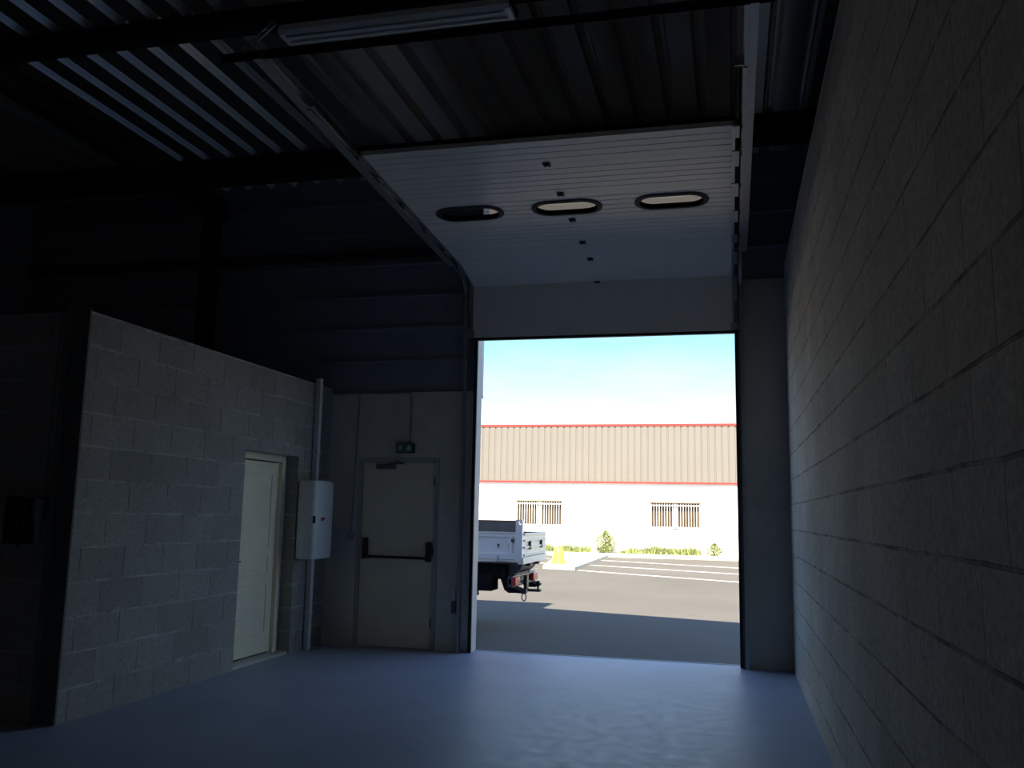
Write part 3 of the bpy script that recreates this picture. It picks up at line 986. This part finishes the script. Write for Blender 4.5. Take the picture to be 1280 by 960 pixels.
# weeds along the foot of the building
m = MB()
def blade_clump(m, cx_, cy_, z0, hgt, n, spread):
    for _ in range(n):
        a_ = random.uniform(0, 2 * PI)
        r_ = spread * random.random() ** 0.7
        bx, by = cx_ + r_ * math.cos(a_), cy_ + r_ * math.sin(a_) * 0.5
        hh = hgt * random.uniform(0.35, 1.0)
        lean = Vector((random.uniform(-.4, .4), random.uniform(-.4, .4), 1)).normalized() * hh
        w_ = random.uniform(0.012, 0.03)
        th = random.uniform(0, PI)
        sx, sy = w_ * math.cos(th), w_ * math.sin(th)
        mid = Vector((bx, by, z0)) + lean * 0.55
        tip = Vector((bx, by, z0)) + lean + Vector((random.uniform(-.05, .05), random.uniform(-.05, .05), 0))
        p0, p1 = Vector((bx - sx, by - sy, z0)), Vector((bx + sx, by + sy, z0))
        q0, q1 = mid - Vector((sx, sy, 0)) * 1.3, mid + Vector((sx, sy, 0)) * 1.3
        vs = [m.bm.verts.new(v) for v in (p0, p1, q1, tip, q0)]
        m.bm.faces.new(vs)
x = -12.0
while x < 0.2:
    if -5.7 < x < -4.2 or -1.3 < x < 0.1:
        x += 0.13
        continue
    dens = 1.0 if (-8.3 < x < -5.6 or -4.0 < x < -1.0) else 0.35
    if random.random() < dens:
        blade_clump(m, x, 36.72, kz, random.uniform(0.20, 0.48) * (1.0 if dens == 1 else 0.6), 44, 0.24)
    x += 0.13
tag(m.build('wall_weeds', 'weed', at=(-5, 36.7, kz)), 'low green weeds growing along the foot of the white wall', 'weeds', kind='stuff')
def bush(cx_, hgt, n, spr, lab):
    t_ = thing('weed_bush', (cx_, 36.6, kz), lab, 'bush')
    s_ = MB()
    for k in range(7):
        an = 2 * PI * k / 7
        s_.tube([(cx_, 36.6, kz), (cx_ + 0.10 * math.cos(an) * spr, 36.6 + 0.08 * math.sin(an), kz + hgt * 0.5), (cx_ + 0.42 * spr * math.cos(an + .3), 36.6 + 0.2 * math.sin(an), kz + hgt * random.uniform(0.7, 0.95))], [0.012, 0.009, 0.004], 5)
    s_.build('stem', 'weed', t_)
    l_ = MB()
    for _ in range(n):
        u = random.random()
        an = random.uniform(0, 2 * PI)
        rad = spr * (0.48 * math.sin(PI * min(1, u * 0.8 + 0.18))) * random.random() ** 0.5
        c = Vector((cx_ + rad * math.cos(an), 36.6 + 0.5 * rad * math.sin(an), kz + hgt * u))
        a_ = Vector((random.uniform(-1, 1), random.uniform(-1, 1), random.uniform(-.4, 1))).normalized()
        b2 = a_.orthogonal().normalized()
        ln, wd_ = random.uniform(0.05, 0.10), random.uniform(0.015, 0.03)
        l_.tri(c, c + a_ * ln * .5 + b2 * wd_, c + a_ * ln)
        l_.tri(c, c + a_ * ln, c + a_ * ln * .5 - b2 * wd_)
    l_.build('foliage', 'weed', t_)
bush(-4.95, 0.87, 1300, 1.05, 'taller green bush against the white wall near the pale island')
bush(-0.62, 0.48, 600, 0.75, 'small green shrub against the white wall at the far right')

# -------------------------------------------------------------- the truck
tx1 = -2.74                       # rear end
ty0, ty1 = 11.95, 13.50           # near side, far side
tx0 = -5.9                        # front of the load bed
tk = thing('tipper_truck', (-5.2, 12.7, G), 'grey dropside truck parked just outside, its tail seen past the left jamb', 'truck')
zf, zs = 0.93, 1.285
bf = MB(); bf.box(tx0, tx1 - 0.02, ty0 + 0.04, ty1 - 0.04, zf - 0.06, zf + 0.02)
bf.build('bed_floor', 'truck_dark', tk)
def side(name, y, sgn, mat):
    m = MB()
    m.box(tx0, tx1 - 0.09, min(y, y - sgn * 0.03), max(y, y - sgn * 0.03), zf + 0.005, zs - 0.002)
    ya, yb_ = sorted((y + sgn * 0.022, y - sgn * 0.032))
    m.box(tx0, tx1 - 0.09, ya, yb_, zs - 0.055, zs, 0.006)
    m.box(tx0, tx1 - 0.09, ya, yb_, zf, zf + 0.085, 0.006)
    for xx in (tx0, tx0 + 1.0, tx0 + 2.0, tx1 - 0.19):
        m.box(xx, xx + 0.05, ya, yb_, zf + 0.085, zs - 0.055)
    return m.build(name, mat, tk)
sd = side('side_panel', ty0, -1, 'truck_grey')
MB().box(tx0, tx1 - 0.1, ty0 - 0.035, ty0 + 0.03, zs, zs + 0.012).build('top_rail', 'truck_alu', sd)
lt = MB()
lt.lathe([(0.0, 0.0), (0.014, 0.0), (0.014, -0.012), (0.0, -0.014)], (tx1 - 0.335, ty0 - 0.002, 1.125), 12, 'Y')
lt.tube([(tx1 - 0.335, ty0 - 0.016, 1.118), (tx1 - 0.335, ty0 - 0.018, 1.085)], 0.007, 6)
lt.build('side_latch', 'black', sd)
lt = MB(); lt.box(tx1 - 0.155, tx1 - 0.115, ty0 - 0.03, ty0, 1.165, 1.205, 0.003); lt.tube([(tx1 - 0.19, ty0 - 0.012, 1.04), (tx1 - 0.19, ty0 - 0.012, 1.14)], 0.007, 6)
lt.build('corner_latch', 'galv_dark', sd)
fs = MB()
fs.box(tx0, tx1 - 0.09, ty1 - 0.03, ty1, zf + 0.005, zs)
fs.box(tx0, -3.20, ty1 - 0.03, ty1, zs, 1.43)
fs.build('far_side_panel', 'truck_dark', tk)
MB().box(tx0, -3.20, ty1 - 0.036, ty1 + 0.006, 1.43, 1.446).build('far_side_rail', 'rust', tk)
MB().box(tx0 - 0.06, tx0 - 0.002, ty0, ty1, zf - 0.05, 1.75).build('headboard', 'truck_grey', tk)
MB().box(tx0, tx1 - 0.06, ty0 - 0.02, ty0 + 0.03, zf - 0.035, zf - 0.004, 0.004).build('side_rail', 'truck_alu', tk)
hk = MB(); hk.box(tx1 - 0.345, tx1 - 0.325, ty0 - 0.045, ty0 - 0.02, zf - 0.02, zf + 0.05); hk.box(tx1 - 0.35, tx1 - 0.22, ty0 - 0.045, ty0 - 0.022, zf - 0.03, zf - 0.018)
hk.build('side_hook', 'galv', tk)
# rear corner posts
for y, s_ in ((ty0, -1), (ty1, 1)):
    m = MB()
    ya, yb_ = sorted((y + s_ * 0.028, y - s_ * 0.05))
    if s_ > 0:
        m.box(tx1 - 0.092, tx1, ya, yb_, zf - 0.02, zs + 0.004)
        m.build('corner_post', 'truck_grey', tk)
        continue
    m.box(tx1 - 0.092, tx1, ya, yb_, zf - 0.02, 1.40)
    m.box(tx1 - 0.092, tx1 - 0.052, ya, yb_, 1.40, 1.452)
    m.box(tx1 - 0.018, tx1, ya, yb_, 1.40, 1.452)
    m.box(tx1 - 0.092, tx1, ya, yb_, 1.452, 1.47)
    m.build('corner_post', 'truck_grey', tk)
# tailgate
tg = MB()
tg.box(tx1 - 0.03, tx1 - 0.002, ty0 + 0.055, ty1 - 0.055, zf + 0.045, zs - 0.002)
tgo = tg.build('tailgate', 'truck_alu', tk)
rb = MB()
for z in (zf + 0.045, zf + 0.15, zf + 0.24, zs - 0.03):
    rb.box(tx1 - 0.002, tx1 + 0.022, ty0 + 0.055, ty1 - 0.055, z, z + 0.028, 0.004)
rb.build('tailgate_rib', 'truck_alu', tgo)
for yy in (ty0 + 0.38, ty1 - 0.40):
    rb = MB()
    rb.box(tx1 - 0.002, tx1 + 0.03, yy, yy + 0.06, zf + 0.13, zf + 0.25, 0.006)
    rb.build('tailgate_latch', 'black', tgo)
m = MB(); m.box(tx1 - 0.06, tx1 + 0.02, ty0 - 0.02, ty1 + 0.02, zf - 0.06, zf + 0.035, 0.005)
m.build('rear_sill', 'truck_alu', tk)
for yy in (ty0 + 0.5, ty1 - 0.5):
    m = MB()
    m.box(tx1 - 0.07, tx1 + 0.015, yy - 0.05, yy + 0.05, zf - 0.10, zf - 0.061, 0.005)
    m.build('sill_hinge', 'black', tk)
# chassis
m = MB()
for yy in (ty0 + 0.35, ty1 - 0.42):
    m.box(-7.6, tx1 - 0.17, yy, yy + 0.07, 0.66, zf - 0.06)
m.box(tx1 - 0.25, tx1 - 0.17, ty0 + 0.30, ty1 - 0.30, 0.64, zf - 0.06)
m.prism([(tx1 - 0.17, 0.72), (tx1 - 0.10, 0.78), (tx1 - 0.05, zf - 0.06), (tx1 - 0.17, zf - 0.06)], ty0 + 0.30, ty1 - 0.30, 'Y')
m.build('chassis', 'galv_dark', tk)
for yy in (ty0 + 0.10, ty1 - 0.45):
    m = MB()
    m.box(tx1 - 1.6, tx1 - 0.30, yy, yy + 0.35, 0.66, zf - 0.075)
    m.build('underbody_box', 'truck_black', tk)
# rear light bar
m = MB()
m.box(tx1 - 0.20, tx1 - 0.14, ty0 + 0.05, ty1 - 0.05, 0.665, 0.705, 0.004)
m.box(tx1 - 0.20, tx1 - 0.14, ty0 + 0.05, ty1 - 0.05, 0.555, 0.595, 0.004)
m.box(tx1 - 0.21, tx1 - 0.20, ty0 + 0.05, ty1 - 0.05, 0.555, 0.705)
m.build('rear_bumper', 'galv_dark', tk)
for y0_ in (ty0 + 0.03, ty1 - 0.36):
    m = MB(); m.box(tx1 - 0.155, tx1 - 0.095, y0_, y0_ + 0.28, 0.575, 0.69, 0.012)
    m.build('tail_light', 'red_lamp', tk)
# tow hitch and shackle
m = MB()
ym = (ty0 + ty1) / 2
m.box(tx1 - 0.14, tx1 - 0.09, ym - 0.06, ym + 0.06, 0.46, 0.68, 0.006)
m.box(tx1 - 0.09, tx1 + 0.10, ym - 0.05, ym + 0.05, 0.455, 0.49, 0.006)
m.build('tow_hitch', 'brass', tk)
m = MB()
m.lathe([(0.0, 0.49), (0.016, 0.49), (0.014, 0.53), (0.02, 0.545), (0.032, 0.565), (0.032, 0.585), (0.02, 0.605), (0.0, 0.61)], (tx1 + 0.06, ym, 0), 16)
m.build('tow_ball', 'black', tk, smooth=True)
m = MB()
ring = [(tx1 - 0.06 + 0.030 * math.cos(2 * PI * k / 16), ty0 + 0.40, 0.405 + 0.05 * math.sin(2 * PI * k / 16)) for k in range(16)]
m.tube(ring, 0.008, 8, True)
m.box(tx1 - 0.13, tx1 - 0.02, ty0 + 0.36, ty0 + 0.44, 0.455, 0.51, 0.005)
m.build('tow_eye', 'galv_dark', tk)
# mud flaps and guards
for y in (ty0 + 0.02, ty1 - 0.42):
    m = MB()
    pr = [(tx1 - 0.32, 0.68), (tx1 - 0.16, 0.68), (tx1 - 0.16, 0.56), (tx1 - 0.03, 0.515), (tx1 - 0.06, 0.485), (tx1 - 0.20, 0.482), (tx1 - 0.26, 0.52)]
    m.prism(pr, y + 0.05, y + 0.36, 'Y')
    m.build('rear_skirt', 'truck_black', tk)
    m = MB()
    an = [(-4.22 + 0.46 * math.cos(math.radians(k)), 0.31 + 0.46 * math.sin(math.radians(k))) for k in range(0, 181, 15)]
    an2 = [(-4.22 + 0.44 * math.cos(math.radians(k)), 0.31 + 0.44 * math.sin(math.radians(k))) for k in range(180, -1, -15)]
    m.prism(an + an2, y, y + 0.40, 'Y')
    m.build('mudguard', 'truck_black', tk)
m = MB(); m.box(-3.76, -3.17, ty0 + 0.04, ty0 + 0.40, 0.50, 0.74, 0.01)
m.build('mud_flap', 'truck_black', tk)
def wheel(cx_, y, s_):
    c = (cx_, y, 0.31 + G + 0.0)
    r = 0.31
    m = MB()
    m.lathe([(0.17, -0.10), (0.26, -0.11), (r - 0.015, -0.10), (r, -0.07), (r, 0.07), (r - 0.015, 0.10), (0.26, 0.11), (0.17, 0.10), (0.165, 0.0)], (c[0], c[1], r + G), 32, 'Y')
    o = m.build('tyre', 'rubber', tk, smooth=True)
    m = MB()
    m.lathe([(0.0, -0.05), (0.06, -0.06), (0.07, -0.03), (0.14, -0.02), (0.17, -0.08), (0.17, 0.08), (0.0, 0.06)], (c[0], c[1], r + G), 24, 'Y')
    m.build('rim', 'truck_cab', o, smooth=True)
for xx in (-4.22, -6.75):
    for yy in (ty0 + 0.20, ty1 - 0.22):
        wheel(xx, yy, 1)
# cab
cb = MB()
cp = [(-7.85, 0.42), (-6.05, 0.42), (-6.05, 1.95), (-6.9, 2.02), (-7.25, 1.92), (-7.75, 1.25), (-7.90, 1.15)]
cb.prism(cp, ty0 + 0.02, ty1 - 0.02, 'Y')
co = cb.build('cab', 'truck_cab', tk)
for y, s_ in ((ty0 + 0.02, -1), (ty1 - 0.02, 1)):
    ya, yb_ = sorted((y + s_ * 0.004, y - s_ * 0.01))
    m = MB(); m.prism([(-6.35, 1.25), (-6.35, 1.85), (-7.15, 1.85), (-7.52, 1.25)], ya, yb_, 'Y')
    m.build('side_window', 'glass_cab', co)
m = MB(); m.prism([(-7.283, 1.90), (-7.265, 1.91), (-7.745, 1.275), (-7.763, 1.265)], ty0 + 0.12, ty1 - 0.12, 'Y')
m.build('windscreen', 'glass_cab', co)

# =================================================================== light
sd_ = bpy.data.lights.new('sun', 'SUN')
sd_.energy = 9.6
sd_.angle = math.radians(0.53)
sd_.color = (1.0, 0.90, 0.75)
sun = bpy.data.objects.new('sun', sd_)
COL.objects.link(sun)
elev = math.atan(el_tan)
sun.rotation_euler = (PI / 2 - elev, 0, 0)
sun.location = (0, -20, 30)

wd_ = bpy.data.worlds.new('sky')
S.world = wd_
wd_.use_nodes = True
nt = wd_.node_tree
bg = nt.nodes['Background']
# clear blue sky that pales to a bright white haze with thin cloud low over the horizon
tc = nt.nodes.new('ShaderNodeTexCoord')
sp = nt.nodes.new('ShaderNodeSeparateXYZ')
nt.links.new(tc.outputs['Generated'], sp.inputs[0])
mp = nt.nodes.new('ShaderNodeMapping')
mp.inputs['Scale'].default_value = (2.2, 2.2, 9.0)
nt.links.new(tc.outputs['Generated'], mp.inputs['Vector'])
cn = nt.nodes.new('ShaderNodeTexNoise')
cn.inputs['Scale'].default_value = 2.2
cn.inputs['Detail'].default_value = 6
cn.inputs['Roughness'].default_value = 0.55
nt.links.new(mp.outputs[0], cn.inputs['Vector'])
ma = nt.nodes.new('ShaderNodeMath'); ma.operation = 'MULTIPLY_ADD'
ma.inputs[1].default_value = -0.06
nt.links.new(cn.outputs['Fac'], ma.inputs[0]); nt.links.new(sp.outputs[2], ma.inputs[2])
mo = nt.nodes.new('ShaderNodeMath'); mo.operation = 'ADD'; mo.inputs[1].default_value = 0.03
nt.links.new(ma.outputs[0], mo.inputs[0])
rp = ramp(nt, mo.outputs[0], [(0.0, (0.55, 0.55, 0.55)), (0.10, (0.51, 0.54, 0.56)), (0.135, (0.36, 0.47, 0.57)), (0.19, (0.20, 0.42, 0.56)),
                              (0.25, (0.36, 0.62, 0.90)), (0.42, (0.32, 0.53, 0.84)), (0.60, (0.12, 0.24, 0.48)), (1.0, (0.035, 0.09, 0.27))])
nt.links.new(rp.outputs['Color'], bg.inputs['Color'])
bg.inputs['Strength'].default_value = 1.3

# ------------------------------------------------------------------ render
vs = S.view_settings
S.display_settings.display_device = 'sRGB'
vs.view_transform = 'Standard'
vs.look = 'None'
vs.gamma = 1.0
vs.use_curve_mapping = False
vs.exposure = 1.0
cy = S.cycles
cy.max_bounces = 14
cy.diffuse_bounces = 8
cy.glossy_bounces = 6
cy.transparent_max_bounces = 12
cy.sample_clamp_indirect = 8.0
cy.use_denoising = True
